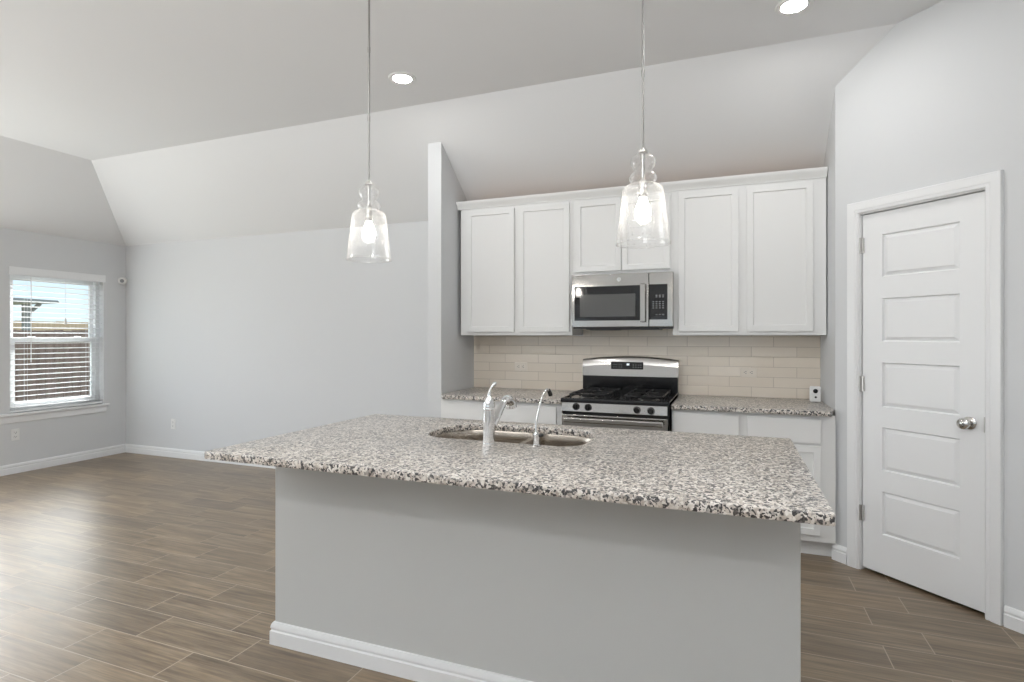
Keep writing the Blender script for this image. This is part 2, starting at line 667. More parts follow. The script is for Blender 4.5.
def panel_door(bm, x0, x1, z0, z1, yf, th=.02, stile=.058, depth=.009, chamfer=.006, M_=None):
    """cabinet door: square frame around one recessed flat panel, facing -y"""
    c = [(x0, z0), (x1, z0), (x1, z1), (x0, z1)]
    v = [bm.verts.new((x, yf, z)) for x, z in c]
    f = bm.faces.new(v)
    b = [bm.verts.new((x, yf + th, z)) for x, z in c]
    bm.faces.new(b[::-1])
    sides = [bm.faces.new((v[i], b[i], b[(i + 1) % 4], v[(i + 1) % 4])) for i in range(4)]
    bm.normal_update()
    if f.normal.y > 0:
        f.normal_flip()
    rim = list(f.edges)
    if stile:
        bmesh.ops.inset_individual(bm, faces=[f], thickness=stile, depth=0)
        bmesh.ops.inset_individual(bm, faces=[f], thickness=chamfer, depth=-depth)
    bmesh.ops.bevel(bm, geom=[e for e in rim if e.is_valid], offset=.003, segments=2, affect='EDGES', profile=.5)
    if M_ is not None:
        bmesh.ops.transform(bm, matrix=M_, verts=bm.verts)
    return bm


def frame_u(bm, x0, x1, z0, z1, prof, y, closed=False, M_=None):
    """mitred moulding round an opening; prof is (outward offset, height above the wall)"""
    if closed:
        path = [(x0, z0, -1, -1), (x0, z1, -1, 1), (x1, z1, 1, 1), (x1, z0, 1, -1)]
    else:
        path = [(x0, z0, -1, 0), (x0, z1, -1, 1), (x1, z1, 1, 1), (x1, z0, 1, 0)]
    rings = [[bm.verts.new((x + sx * o, y - h, z + sz * o)) for o, h in prof] for x, z, sx, sz in path]
    n = len(prof)
    segs = list(zip(rings, rings[1:] + ([rings[0]] if closed else [])))
    if not closed:
        segs = segs[:3]
    for a, b in segs:
        for k in range(n):
            j = (k + 1) % n
            bm.faces.new((a[k], a[j], b[j], b[k]))
    if not closed:
        bm.faces.new(rings[0])
        bm.faces.new(rings[-1][::-1])
    if M_ is not None:
        bmesh.ops.transform(bm, matrix=M_, verts=bm.verts)
    return bm


def text_bm(s, size, depth, M_):
    cu = bpy.data.curves.new('lettering', 'FONT')
    cu.body = s
    cu.size = size
    cu.extrude = depth
    cu.align_x = 'CENTER'
    cu.align_y = 'CENTER'
    cu.resolution_u = 3
    o = bpy.data.objects.new('lettering', cu)
    COL.objects.link(o)
    bpy.context.view_layer.update()
    me = bpy.data.meshes.new_from_object(o.evaluated_get(bpy.context.evaluated_depsgraph_get()))
    bm = bmesh.new()
    bm.from_mesh(me)
    bm.transform(M_)
    bpy.data.objects.remove(o)
    bpy.data.curves.remove(cu)
    bpy.data.meshes.remove(me)
    return bm


# ------------------------------------------------------------------ room dimensions
YB = 4.55            # back wall
XL = -6.65           # window wall
ZP = 2.43            # plate height where the slopes start
ZC = 3.10            # flat ceiling
YC, XC = 3.675, -5.87   # creases of the flat ceiling
YR = -4.0            # rear wall
XR = 2.6             # right limit
CX, CY = .602, 3.935    # corner where the angled pantry wall starts
FX0, FX1 = -2.243, -2.122   # partition stub
S2 = math.sqrt(.5)
PW = Matrix(((S2, S2, 0, CX), (-S2, S2, 0, CY), (0, 0, 1, 0), (0, 0, 0, 1)))   # pantry wall frame: x along the wall, -y into the room

# floor
struct('floor', box(B(), XL - .15, XR + .3, YR - .1, YB + .15, -.1, 0), M['floor'])

# ceiling: flat centre with two slopes down to the plate
bm = B()
flat = [(XC, YC, ZC), (XR + .3, YC, ZC), (XR + .3, YR - .1, ZC), (XC, YR - .1, ZC)]
back = [(XL, YB, ZP), (XR + .3, YB, ZP), (XR + .3, YC, ZC), (XC, YC, ZC)]
left = [(XL, YB, ZP), (XC, YC, ZC), (XC, YR - .1, ZC), (XL, YR - .1, ZP)]
for poly in (flat, back, left):
    lo = [bm.verts.new(p) for p in poly]
    hi = [bm.verts.new((p[0], p[1], p[2] + .12)) for p in poly]
    bm.faces.new(lo)
    bm.faces.new(hi[::-1])
    for i in range(4):
        bm.faces.new((lo[i], hi[i], hi[(i + 1) % 4], lo[(i + 1) % 4]))
struct('ceiling', bm, M['ceiling'], smooth=0)

# walls
struct('wall_back', box(B(), XL - .15, CX + .12, YB, YB + .15, 0, ZP + .1), M['wall'])
WY0, WY1, WZ0, WZ1 = 3.400, 4.300, .600, 2.045     # window opening
SY0, SY1 = .25, 3.25                                # side windows out of the frame
bm = B()
for y0, y1, z0, z1 in ((WY1, YB + .15, 0, ZP + .1), (SY1, WY0, 0, ZP + .1), (WY0, WY1, 0, WZ0), (WY0, WY1, WZ1, ZP + .1),
                       (SY0, SY1, 0, WZ0), (SY0, SY1, WZ1, ZP + .1), (YR - .1, SY0, 0, ZP + .1)):
    box(bm, XL - .15, XL, y0, y1, z0, z1)
bmesh.ops.remove_doubles(bm, verts=bm.verts, dist=1e-5)
struct('wall_left', bm, M['wall'], smooth=0)
bm = B()
for x0, x1, z0, z1 in ((XL - .15, -5.0, 0, ZC), (.55, XR + .3, 0, ZC), (-2.9, -1.55, .45, 1.75), (-5.0, .55, 0, .45), (-5.0, .55, 1.75, ZC)):  # unseen wall; openings invented for the added fill and the steel reflections
    box(bm, x0, x1, YR - .12, YR, z0, z1)
struct('wall_rear', bm, M['wall'], smooth=0)
# partition stub between kitchen and living area
struct('wall_partition', box(B(), FX0, FX1, CY, YB, 0, 2.95, bevel=.006), M['wall'])
# short kitchen side wall
struct('wall_right', box(B(), CX, CX + .12, CY, YB, 0, 2.99), M['wall'])
# angled pantry wall with the door opening
DS0, DS1, DZ = .160, .785, 2.082
bm = B()
for s0, s1, z0, z1 in ((0, DS0 - .006, 0, ZC), (DS1 + .006, 2.6, 0, ZC), (DS0 - .006, DS1 + .006, DZ + .006, ZC)):
    box(bm, s0, s1, 0, .12, z0, z1, M_=PW)
struct('wall_pantry', bm, M['wall'], smooth=0)
struct('wall_side', box(B(), XR - .16, XR, YR, 2.2, 0, ZC), M['wall'], smooth=0)

# baseboards
BBP = [(0, 0), (-.016, 0), (-.016, .058), (-.011, .063), (-.011, .068), (-.014, .073), (-.012, .086), (-.006, .096), (0, .098)]


def baseboard(name, p0, p1, mat=None, parent=None, ext=0.0, h=1.0, e0=None, e1=None):
    """moulding along the floor from p0 to p1; the wall lies to the left of that direction"""
    d = Vector((p1[0] - p0[0], p1[1] - p0[1]))
    L = d.length
    d.normalize()
    n = Vector((d.y, -d.x))           # into the room
    T = Matrix(((d.x, -n.x, 0, p0[0]), (d.y, -n.y, 0, p0[1]), (0, 0, 1, 0), (0, 0, 0, 1)))
    bm = B()
    a = -ext if e0 is None else e0
    b = L + (ext if e1 is None else e1)
    prism(bm, [(y, z * h) for y, z in BBP], 'x', a, b)
    bm.transform(T)
    return bm if parent == 'bm' else struct(name, bm, mat or M['trim'], parent)


baseboard('baseboard_back', (XL, YB), (FX0, YB))
baseboard('baseboard_left', (XL, YR), (XL, YB))
bm = baseboard('', (FX0, YB), (FX0, CY), parent='bm', e1=.016)
struct('baseboard_partition', bm, M['trim'])
wp = lambda s: (CX + s * S2, CY - s * S2)
baseboard('baseboard_pantry', wp(DS1 + .080), wp(2.4))
bm = baseboard('', wp(-.012), wp(DS0 - .078), parent='bm')
struct('baseboard_corner', bm, M['trim'])

# ------------------------------------------------------------------ pantry door, casing and jamb
CAS = [(0, 0), (0, .010), (.006, .016), (.020, .013), (.030, .018), (.052, .020), (.066, .020), (.070, .014), (.070, 0)]
struct('trim_1', frame_u(B(), DS0 - .004, DS1 + .004, 0, DZ + .004, CAS, 0, M_=PW), M['trim'])
bm = B()
for s0, s1, z0, z1 in ((DS0 - .006, DS0 + .001, 0, DZ), (DS1 - .001, DS1 + .006, 0, DZ), (DS0 - .006, DS1 + .006, DZ - .001, DZ + .006)):
    box(bm, s0, s1, -.002, .118, z0, z1)
for s0, s1, z0, z1 in ((DS0 - .004, DS0 + .014, 0, DZ), (DS1 - .014, DS1 + .004, 0, DZ), (DS0, DS1, DZ - .014, DZ)):
    box(bm, s0, s1, .050, .085, z0, z1)
bm.transform(PW)
struct('trim_2', bm, M['trim'])
# slab with five raised panels
d_l, d_r, d_b, d_t = DS0 + .005, DS1 - .004, .018, 2.076
rows = [(.240, .485), (.604, .850), (.966, 1.219), (1.338, 1.585), (1.707, 1.950)]
bm = B()
ss = [d_l, d_l + .114, d_r - .112, d_r]
zs = [d_b] + [z for r in rows for z in r] + [d_t]
grid = [[bm.verts.new((s, .012, z)) for s in ss] for z in zs]
pan = []
for i in range(len(zs) - 1):
    for j in range(3):
        f = bm.faces.new((grid[i][j], grid[i][j + 1], grid[i + 1][j + 1], grid[i + 1][j]))
        if j == 1 and i % 2 == 1:
            pan.append(f)
bnd = [e for e in bm.edges if e.is_boundary]
ex = bmesh.ops.extrude_edge_only(bm, edges=bnd)
nv = [g for g in ex['geom'] if isinstance(g, bmesh.types.BMVert)]
bmesh.ops.translate(bm, vec=(0, .035, 0), verts=nv)
bm.normal_update()
for f in pan:
    if f.normal.y > 0:
        f.normal_flip()
bmesh.ops.inset_individual(bm, faces=pan, thickness=.008, depth=-.012)
bmesh.ops.inset_individual(bm, faces=pan, thickness=.003, depth=0)
bmesh.ops.inset_individual(bm, faces=pan, thickness=.026, depth=.010)
bm.transform(PW)
door = struct('door_1', bm, M['door'], smooth=20)
tag(door, 'white five-panel pantry door in angled wall, closed, with satin nickel knob', 'door')
bm = B()
kp = PW @ Vector((.712, .010, .936))
kn = PW.to_3x3() @ Vector((0, -1, 0))
lathe(bm, [(0, 0), (.031, 0), (.032, .004), (.027, .008), (.013, .011), (.011, .026), (.018, .032), (.026, .040), (.0285, .050), (.026, .060), (.016, .067), (0, .069)], kp, 32, kn)
tag(obj('door_knob', bm, M['nickel'], door), 'satin nickel round door knob')
for z in (1.90, 1.09, .335):
    bm = B()
    tube(bm, [PW @ Vector((DS0 + .001, -.006, z - .045)), PW @ Vector((DS0 + .001, -.006, z + .045))], .0055, 12)
    box(bm, DS0 - .012, DS0 + .016, -.002, .013, z - .044, z + .044, M_=PW)
    obj('hinge', bm, M['hinge'], door)
bm = B()
box(bm, DS1 - .006, DS1 + .0015, -.004, .020, .90, .975, bevel=.002, M_=PW)
obj('strike_plate', bm, M['hinge'], door)
# closed pantry behind the door
bm = B()
box(bm, -.05, 1.05, .70, .80, 0, ZC, M_=PW)
box(bm, -.05, 0, .12, .70, 0, ZC, M_=PW)
box(bm, 1.0, 1.05, .12, .70, 0, ZC, M_=PW)
struct('wall_inner', bm, M['wall'], smooth=0)

# ------------------------------------------------------------------ window in the left wall
bm = B()
for y0, y1, z0, z1 in ((WY0 - .001, WY0 + .004, WZ0, WZ1), (WY1 - .004, WY1 + .001, WZ0, WZ1), (WY0 + .004, WY1 - .004, WZ1 - .004, WZ1 + .001)):
    box(bm, XL - .075, XL - .001, y0, y1, z0, z1)
win = struct('window_1', bm, M['vinyl'])
bm = B()
xo0, xo1 = XL - .145, XL - .075     # vinyl frame depth range
for y0, y1, z0, z1 in ((WY0, WY0 + .045, WZ0, WZ1), (WY1 - .045, WY1, WZ0, WZ1), (WY0 + .045, WY1 - .045, WZ0, WZ0 + .045), (WY0 + .045, WY1 - .045, WZ1 - .045, WZ1)):
    box(bm, xo0, xo1, y0, y1, z0, z1, bevel=.003)
obj('window_frame', bm, M['vinyl'], win)
ZM = 1.325
for nm, x0, x1, z0, z1 in (('upper_sash', xo0 + .005, xo0 + .035, ZM - .02, WZ1 - .045), ('lower_sash', xo0 + .035, xo1 - .005, WZ0 + .045, ZM + .03)):
    bm = B()
    for y0, y1, a, b in ((WY0 + .045, WY0 + .085, z0, z1), (WY1 - .085, WY1 - .045, z0, z1), (WY0 + .085, WY1 - .085, z0, z0 + .045), (WY0 + .085, WY1 - .085, z1 - .05, z1)):
        box(bm, x0, x1, y0, y1, a, b, bevel=.003)
    sash = obj(nm, bm, M['vinyl'], win)
    bm = B()
    xm = (x0 + x1) / 2
    box(bm, xm - .002, xm + .002, WY0 + .083, WY1 - .083, z0 + .043, z1 - .048)
    obj('pane', bm, M['pane'], sash)
bm = B()
for k in (-.22, .22):
    box(bm, xo1 - .02, xo1 + .006, 3.85 + k - .03, 3.85 + k + .03, ZM + .028, ZM + .042, bevel=.003)
obj('sash_lock', bm, M['vinyl'], win)
bm = B()
box(bm, XL - .075, XL + .035, WY0 - .105, WY1 + .045, WZ0 - .025, WZ0, bevel=.006)
obj('window_stool', bm, M['trim'], win)
bm = B()
prism(bm, [(XL, WZ0 - .095), (XL + .008, WZ0 - .095), (XL + .014, WZ0 - .085), (XL + .016, WZ0 - .040), (XL + .010, WZ0 - .026), (XL, WZ0 - .026)], 'y', WY0 - .085, WY1 + .020)
obj('apron', bm, M['trim'], win)

# blinds
bl = thing('window_blind', 'white horizontal slat blind, lowered with slats open, in the living area window', 'blind', (XL - .03, 3.85, WZ0))
bm = B()
prism(bm, [(XL - .060, 2.035), (XL + .012, 2.042), (XL + .016, 2.036), (XL + .012, 1.985), (XL + .008, 1.978), (XL - .003, 1.978), (XL - .060, 1.985)], 'y', WY0 + .004, WY1 - .004)
box(bm, XL + .001, XL + .016, WY0 - .014, WY1 + .010, 1.980, 2.060, bevel=.004)
obj('valance', bm, M['slat'], bl)
bm = B()
zz = .655
nsl = 25
for k in range(nsl):
    z = zz + k * .0535
    Ms = Matrix.Translation((XL - .036, 0, z)) @ Matrix.Rotation(math.radians(-6), 4, 'Y')
    prof = [(-.024, -.0016), (-.012, .0006), (0, .0014), (.012, .0006), (.024, -.0016), (.024, -.0044), (.012, -.0022), (0, -.0014), (-.012, -.0022), (-.024, -.0044)]
    n0 = len(bm.verts)
    prism(bm, prof, 'y', WY0 + .008, WY1 - .008)
    bm.verts.ensure_lookup_table()
    bmesh.ops.transform(bm, matrix=Ms, verts=bm.verts[n0:])
obj('slats', bm, M['slat'], bl)
bm = B()
box(bm, XL - .060, XL - .012, WY0 + .008, WY1 - .008, WZ0 + .002, WZ0 + .026, bevel=.005)
obj('bottom_rail', bm, M['slat'], bl)
for y in (3.555, 4.145):
    bm = B()
    for x in (XL - .061, XL - .011):
        tube(bm, [(x, y, WZ0 + .02), (x, y, 1.99)], .0011, 6)
    obj('ladder_cord', bm, M['cord'], bl)
bm = B()
tube(bm, [(XL - .004, 3.585, 1.98), (XL - .004, 3.585, 1.10)], .004, 8)
obj('tilt_wand', bm, M['cord'], bl)
bm = B()
tube(bm, [(XL - .005, 3.905, 1.98), (XL - .005, 3.905, 1.56)], .0015, 6)
lathe(bm, [(0, .07), (.004, .068), (.010, .045), (.014, .004), (.012, 0), (0, 0)], (XL - .005, 3.905, 1.495), 14)
obj('lift_cord', bm, M['cord'], bl)

# ------------------------------------------------------------------ outdoors beyond the window
struct('ground_outside', box(B(), -40, XL - .16, -20, 40, -.45, -.30), M['lawn'])


def fence(name, x, y0, y1, z1, wood, label, pw=.14):
    r = thing(name, label, 'fence', (x, (y0 + y1) / 2, -.3))
    bm = B()
    y = y0
    while y < y1:
        box(bm, x - .01, x + .01, y, y + pw - .006, -.30, z1 + random.uniform(-.012, .012))
        y += pw
    obj('pickets', bm, wood, r, 0)
    bm = B()
    for z in (.1, .8, z1 - .22):
        box(bm, x - .06, x - .01, y0, y1, z, z + .09)
    obj('rail', bm, wood, r, 0)
    return r


fence('picket_fence', -11.0, 2.5, 11.0, 1.47, M['fence'], 'weathered brown picket fence just outside the window')
fence('far_fence', -22.0, 6.0, 18.0, 1.88, M['fence_far'], 'pale tan fence farther off, showing above the brown picket fence', .3)
pc = thing('patio_cover', 'grey patio cover on one braced post beyond the fence outside the window', 'patio cover', (-15.0, 7.97, -.3))
bm = B()
box(bm, -15.06, -14.94, 7.92, 8.04, -.3, 2.10, bevel=.01)
obj('post', bm, M['patio'], pc)
bm = B()
prism(bm, [(5.6, 2.10), (8.46, 2.13), (8.50, 2.16), (8.46, 2.20), (5.6, 2.25)], 'x', -17.5, -14.7)
obj('roof', bm, M['patio'], pc)
bm = B()
tube(bm, [(-15.0, 8.02, 1.88), (-15.0, 8.26, 2.12)], .045, 8)
obj('brace', bm, M['patio'], pc)

# ------------------------------------------------------------------ wall plates and sensor


def outlet(name, label, loc, R_, mat, horizontal=False, blank=False):
    """duplex outlet; local frame: x across, -y out of the wall, z up"""
    T = Matrix.Translation(loc) @ R_
    r = thing(name, label, 'outlet', loc)
    if horizontal:
        T = T @ Matrix.Rotation(PI / 2, 4, 'Y')
    bm = B()
    box(bm, -.036, .036, -.006, 0, -.058, .058, bevel=.003, M_=T)
    obj('cover_plate', bm, mat, r)
    for z in (-.021, .021):
        bm = B()
        prism(bm, [(-.017, z - .012), (-.010, z - .0165), (.010, z - .0165), (.017, z - .012), (.017, z + .012), (.010, z + .0165), (-.010, z + .0165), (-.017, z + .012)], 'y', -.008, -.005)
        bm.transform(T)
        s = obj('socket', bm, mat, r)
        bm = B()
        for x in (-.007, .007):
            box(bm, x - .0013, x + .0013, -.0085, -.007, z - .002, z + .008)
        lathe(bm, [(0, -.0005), (.0027, -.0005), (.0027, .0010), (0, .0010)], (0, -.0080, z - .008), 10, (0, -1, 0))
        bm.transform(T)
        obj('slots', bm, M['slot'], s)
    bm = B()
    lathe(bm, [(0, 0), (.003, 0), (.0025, .0015), (0, .002)], T @ Vector((0, -.006, 0)), 10, T.to_3x3() @ Vector((0, -1, 0)))
    obj('screw', bm, mat, r)
    return r


RI = Matrix.Identity(4)
RL = Matrix.Rotation(PI / 2, 4, 'Z')     # -y becomes +x
outlet('wall_outlet', 'white outlet low on the window wall, below the left end of the window', (XL, 3.445, .385), RL, M['white_plastic'])
outlet('wall_outlet', 'white outlet low on the long blank back wall of the living area', (-5.865, YB, .375), RI, M['white_plastic'])
outlet('backsplash_outlet', 'almond outlet set sideways in the tile backsplash left of the range', (-1.675, YB - .008, 1.107), RI, M['almond_plastic'], True)
outlet('backsplash_outlet', 'almond outlet set sideways in the tile backsplash right of the range', (.128, YB - .008, 1.099), RI, M['almond_plastic'], True)

r = thing('motion_sensor', 'small round white motion sensor high in the corner beside the window', 'sensor', (XL + .03, YB - .03, 1.97))
ax = Vector((.72, -.70, -.08)).normalized()
bm = B()
lathe(bm, [(0, 0), (.041, 0), (.043, .004), (.043, .030), (.038, .040), (.024, .043), (.022, .040)], (XL + .012, YB - .046, 2.015), 28, ax)
obj('housing', bm, M['white_plastic'], r)
bm = B()
lathe(bm, [(.021, .039), (.018, .045), (.010, .049), (0, .050)], (XL + .012, YB - .046, 2.015), 24, ax)
tag(obj('lens', bm, M['keys'], r), 'grey sensor lens')

# ------------------------------------------------------------------ kitchen back wall: tile, base cabinets, worktops
bm = B()
box(bm, FX1, CX, YB - .008, YB - .0005, .914, 1.372)
box(bm, -1.13, -.37, YB - .008, YB - .0005, 1.372, 1.46)
tag(obj('tile_backsplash', bm, M['tile'], None, 0), 'glossy cream subway tile backsplash between worktop and upper cabinets', 'backsplash')

YF = 3.900      # base cabinet face


def base_cabinet(label, x0, x1, drawers, doors, fill0=0.0, fill1=0.0):
    r = thing('base_cabinet', label, 'cabinet', ((x0 + x1) / 2, 4.2, 0))
    bm = B()
    box(bm, x0, x1, YF, YB - .002, .105, .883)
    obj('carcass', bm, M['cabinet'], r)
    bm = B()
    box(bm, x0, x1, YF + .075, YF + .09, 0, .105)
    obj('toe_kick', bm, M['cabinet'], r)
    for a, b in drawers:
        obj('drawer_front', panel_door(B(), a, b, .710, .858, YF - .020, .020, stile=0), M['cabinet'], r)
    for a, b in doors:
        obj('door', panel_door(B(), a, b, .148, .694, YF - .020, .020, stile=.055), M['cabinet'], r)
    return r


base_cabinet('white base cabinet left of the range, one wide drawer front under granite', -2.106, -1.122, [(-2.035, -1.165)], [(-2.035, -1.604), (-1.596, -1.165)])
base_cabinet('white base cabinet right of the range, two drawer fronts above two doors', -.362, .598, [(-.347, .054), (.104, .517)], [(-.347, .054), (.104, .517)])


def worktop(label, outline, holes=(), name='granite_countertop', z0=.884, z1=.914):
    bm = B()
    slab_with_holes(bm, outline, list(holes), z0, z1)
    bm.normal_update()
    es = [e for e in bm.edges if len(e.link_faces) == 2 and abs(e.link_faces[0].normal.dot(e.link_faces[1].normal)) < .5 and abs(e.verts[0].co.z - e.verts[1].co.z) < 1e-6]
    bmesh.ops.bevel(bm, geom=es, offset=.003, segments=2, affect='EDGES', profile=.5)
    return tag(obj(name, bm, M['granite'], None, 40), label, 'countertop')


worktop('speckled granite countertop along the back wall, left of the range', [(FX1 + .001, YB - .009), (FX1 + .001, CY - .002), (-2.072, 3.862), (-1.120, 3.862), (-1.120, YB - .009)])
worktop('speckled granite countertop along the back wall, right of the range', [(-.364, YB - .009), (-.364, 3.862), (.570, 3.852), (CX - .001, CY + .03), (CX - .001, YB - .009)])

# ------------------------------------------------------------------ upper cabinets
YU = 4.222
UB, UT = 1.376, 2.445


def wall_cabinet(label, x0, x1, z0, z1, doors, dz0, dz1):
    r = thing('wall_cabinet', label, 'cabinet', ((x0 + x1) / 2, 4.4, z0))
    bm = B()
    box(bm, x0, x1, YU, YB - .001, z0, z1)
    obj('carcass', bm, M['cabinet'], r)
    for a, b in doors:
        obj('door', panel_door(B(), a, b, dz0, dz1, YU - .020, .020, stile=.058), M['cabinet'], r)
    return r


wall_cabinet('white two-door upper cabinet at the left end, beside the partition', -2.092, -1.136, UB, UT, [(-2.030, -1.612), (-1.572, -1.156)], 1.402, 2.398)
wall_cabinet('short white two-door upper cabinet directly above the microwave', -1.135, -.386, 1.832, UT, [(-1.108, -.757), (-.752, -.404)], 1.858, 2.398)
wall_cabinet('tall white two-door upper cabinet at the right end, by the pantry wall', -.385, .594, UB, UT, [(-.345, .055), (.108, .516)], 1.402, 2.398)
bm = B()
prism(bm, [(YU, 2.418), (YU - .010, 2.418), (YU - .012, 2.432), (YU - .022, 2.448), (YU - .034, 2.462), (YU - .036, 2.480), (YU, 2.480)], 'x', -2.118, .598)
prism(bm, [(-2.092, 2.418), (-2.102, 2.418), (-2.104, 2.432), (-2.112, 2.448), (-2.118, 2.462), (-2.118, 2.480), (-2.092, 2.480)], 'y', YU, YB - .14)
tag(obj('crown_molding', bm, M['cabinet'], None), 'white crown molding along the top of the upper cabinets', 'molding')
bm = B()
box(bm, -2.090, .592, YU + .002, YB - .05, UT, UT + .012)
tag(obj('cabinet_top_board', bm, M['raw'], None), 'raw wood board covering the tops of the upper cabinets', 'board')

# ------------------------------------------------------------------ microwave
mx0, mx1, my, mz0, mz1 = -1.120, -.378, 4.145, 1.437, 1.829
mw = thing('microwave', 'stainless over-the-range microwave hung under the short cabinet', 'microwave', (-.75, 4.3, mz0))
bm = B()
box(bm, mx0 + .004, mx1 - .002, my + .035, YB - .010, mz0 - .012, mz1 + .002)
obj('case', bm, M['dark_metal'], mw)
bm = B()
box(bm, mx0, -.548, my, my + .034, mz0, mz1, bevel=.004)
mdoor = obj('door', bm, M['steel'], mw)
bm = B()
box(bm, -1.098, -.604, my - .002, my + .004, 1.484, 1.740, bevel=.0015)
g = obj('door_glass', bm, M['black_glass'], mdoor)
bm = B()
box(bm, -1.055, -.642, my - .0026, my + .002, 1.513, 1.679, bevel=.0005)
obj('viewing_window', bm, M['oven_window'], mdoor)
bm = B()
pts = [(-.585, my - .030, 1.470 + .282 * k / 14) for k in range(15)]
prism(bm, [(my - .040, 1.474), (my - .040, 1.744), (my - .028, 1.750), (my - .026, 1.744), (my - .026, 1.474), (my - .028, 1.468)], 'x', -.603, -.568)
bmesh.ops.bevel(bm, geom=list(bm.edges), offset=.003, segments=2, affect='EDGES')
for z in (1.49, 1.72):
    box(bm, -.597, -.574, my - .028, my + .002, z - .008, z + .008)
obj('handle', bm, M['steel'], mdoor)
bm = B()
lathe(bm, [(0, 0), (.0155, 0), (.0155, .0012), (.0135, .0020), (.0125, .0012), (0, .0012)], (-.762, my, 1.786), 32, (0, -1, 0))
bdg = obj('emblem', bm, M['chrome'], mdoor)
Tt = Matrix.Translation((-.762, my - .0014, 1.786)) @ Matrix.Rotation(PI / 2, 4, 'X')
bm = text_bm('GE', .0135, .0006, Tt)
obj('monogram', bm, M['keys'], mdoor)
bm = B()
box(bm, -.545, mx1, my, my + .034, mz0, mz1, bevel=.004)
cpan = obj('control_panel', bm, M['steel'], mw)
bm = B()
box(bm, -.562 + .018, -.416, my - .002, my + .004, 1.488, 1.742, bevel=.0015)
obj('panel_glass', bm, M['black_glass'], cpan)
for z in (1.662, 1.650, 1.616, 1.601, 1.586, 1.571, 1.524):
    for x in (-.515, -.492, -.469, -.446):
        if z > 1.64 and x < -.5:
            continue
        if z < 1.53 and x < -.5:
            continue
        obj('key', box(B(), x - .006, x + .006, my - .0026, my - .001, z - .0025, z + .0025), M['keys'], cpan)
bm = B()
box(bm, -1.02, -.48, my + .05, YB - .12, mz0 - .020, mz0 - .011)
for k in range(10):
    box(bm, -1.0 + k * .022, -1.0 + k * .022 + .012, my + .09, my + .25, mz0 - .024, mz0 - .019)
obj('filter_grille', bm, M['dark_metal'], mw)

# ------------------------------------------------------------------ gas range
rx0, rx1, ry = -1.112, -.372, 3.825
rg = thing('gas_range', 'stainless freestanding gas range with black cooktop between the base cabinets', 'range', (-.742, 4.1, 0))
bm = B()
box(bm, rx0 + .002, rx1 - .002, ry + .025, YB - .03, .06, .905)
for x in (rx0 + .06, rx1 - .06):
    for y in (ry + .09, YB - .1):
        lathe(bm, [(0, 0), (.02, 0), (.02, .06), (0, .06)], (x, y, 0), 14)
obj('body', bm, M['black_enamel'], rg)
bm = B()
prism(bm, [(ry - .006, .917), (ry - .004, .928), (ry + .004, .934), (ry + .03, .934), (ry + .045, .926), (YB - .11, .926), (YB - .09, .936), (YB - .03, .936), (YB - .03, .905), (ry - .004, .905)], 'x', rx0, rx1)
for x in (rx0, rx1 - .012):
    box(bm, x, x + .012, ry + .004, YB - .10, .905, .935, bevel=.003)
cook = obj('cooktop', bm, M['black_enamel'], rg)
for i, (x, y, rr) in enumerate(((-.955, 4.005, .050), (-.955, 4.285, .042), (-.530, 4.005, .055), (-.530, 4.285, .040))):
    bm = B()
    lathe(bm, [(rr * 1.35, 0), (rr * 1.3, .004), (rr, .006), (rr, .016), (rr * .92, .018), (rr * .92, .021), (rr * .85, .025), (0, .026)], (x, y, .926), 28)
    bo = obj('burner', bm, M['cast_iron'], rg)
    bm = B()
    lathe(bm, [(rr * 1.42, .0005), (rr * 1.42, .003), (rr * 1.30, .0045), (rr * 1.30, .0005)], (x, y, .926), 28)
    obj('burner_ring', bm, M['steel'], bo)
for gx0, gx1 in ((rx0 + .045, -.800), (-.684, rx1 - .045)):
    bm = B()
    gy0, gy1, gz = ry + .055, YB - .125, .962

    def bar(x0, x1, y0, y1, z0=gz - .011, z1=gz):
        box(bm, x0, x1, y0, y1, z0, z1, bevel=.003, seg=1)
    bar(gx0, gx1, gy0, gy0 + .011)
    bar(gx0, gx1, gy1 - .011, gy1)
    bar(gx0, gx0 + .011, gy0, gy1)
    bar(gx1 - .011, gx1, gy0, gy1)
    ym = (gy0 + gy1) / 2
    bar(gx0, gx1, ym - .0055, ym + .0055)
    xm = (gx0 + gx1) / 2
    for yc in (4.005, 4.285):
        bar(gx0, xm - .035, yc - .005, yc + .005, gz - .009, gz + .002)
        bar(xm + .035, gx1, yc - .005, yc + .005, gz - .009, gz + .002)
        bar(xm - .005, xm + .005, yc + .035, yc + .135, gz - .009, gz + .002)
        bar(xm - .005, xm + .005, yc - .135, yc - .035, gz - .009, gz + .002)
    for x in (gx0 + .004, gx1 - .015):
        for y in (gy0 + .002, ym - .005, gy1 - .013):
            bar(x, x + .011, y, y + .011, .9265, gz - .004)
    obj('grate', bm, M['cast_iron'], rg)
bm = B()
box(bm, rx0 + .006, rx1 - .012, ry, ry + .03, .842, .906, bevel=.003)
for v in bm.verts:                    # the panel leans back a little
    v.co.y += (v.co.z - .842) * .13
cp = obj('control_panel', bm, M['steel'], rg)
for x, z in ((-1.003, .877), (-.917, .875), (-.583, .872), (-.491, .870)):
    bm = B()
    lathe(bm, [(0, 0), (.0245, 0), (.0245, .003), (.021, .007), (.020, .022), (.017, .026), (0, .027)], (x, ry + .002, z), 26, (0, -1, 0))
    box(bm, x - .005, x + .005, ry - .032, ry - .020, z - .019, z + .019, bevel=.002)
    k = obj('knob', bm, M['black_plastic'], cp)
bm = B()
box(bm, rx0 + .004, rx1 - .004, ry + .012, ry + .035, .800, .842)
obj('vent_gap', bm, M['black_enamel'], rg)
bm = B()
box(bm, rx0 + .006, rx1 - .010, ry, ry + .028, .30, .820, bevel=.004)
od = obj('oven_door', bm, M['steel'], rg)
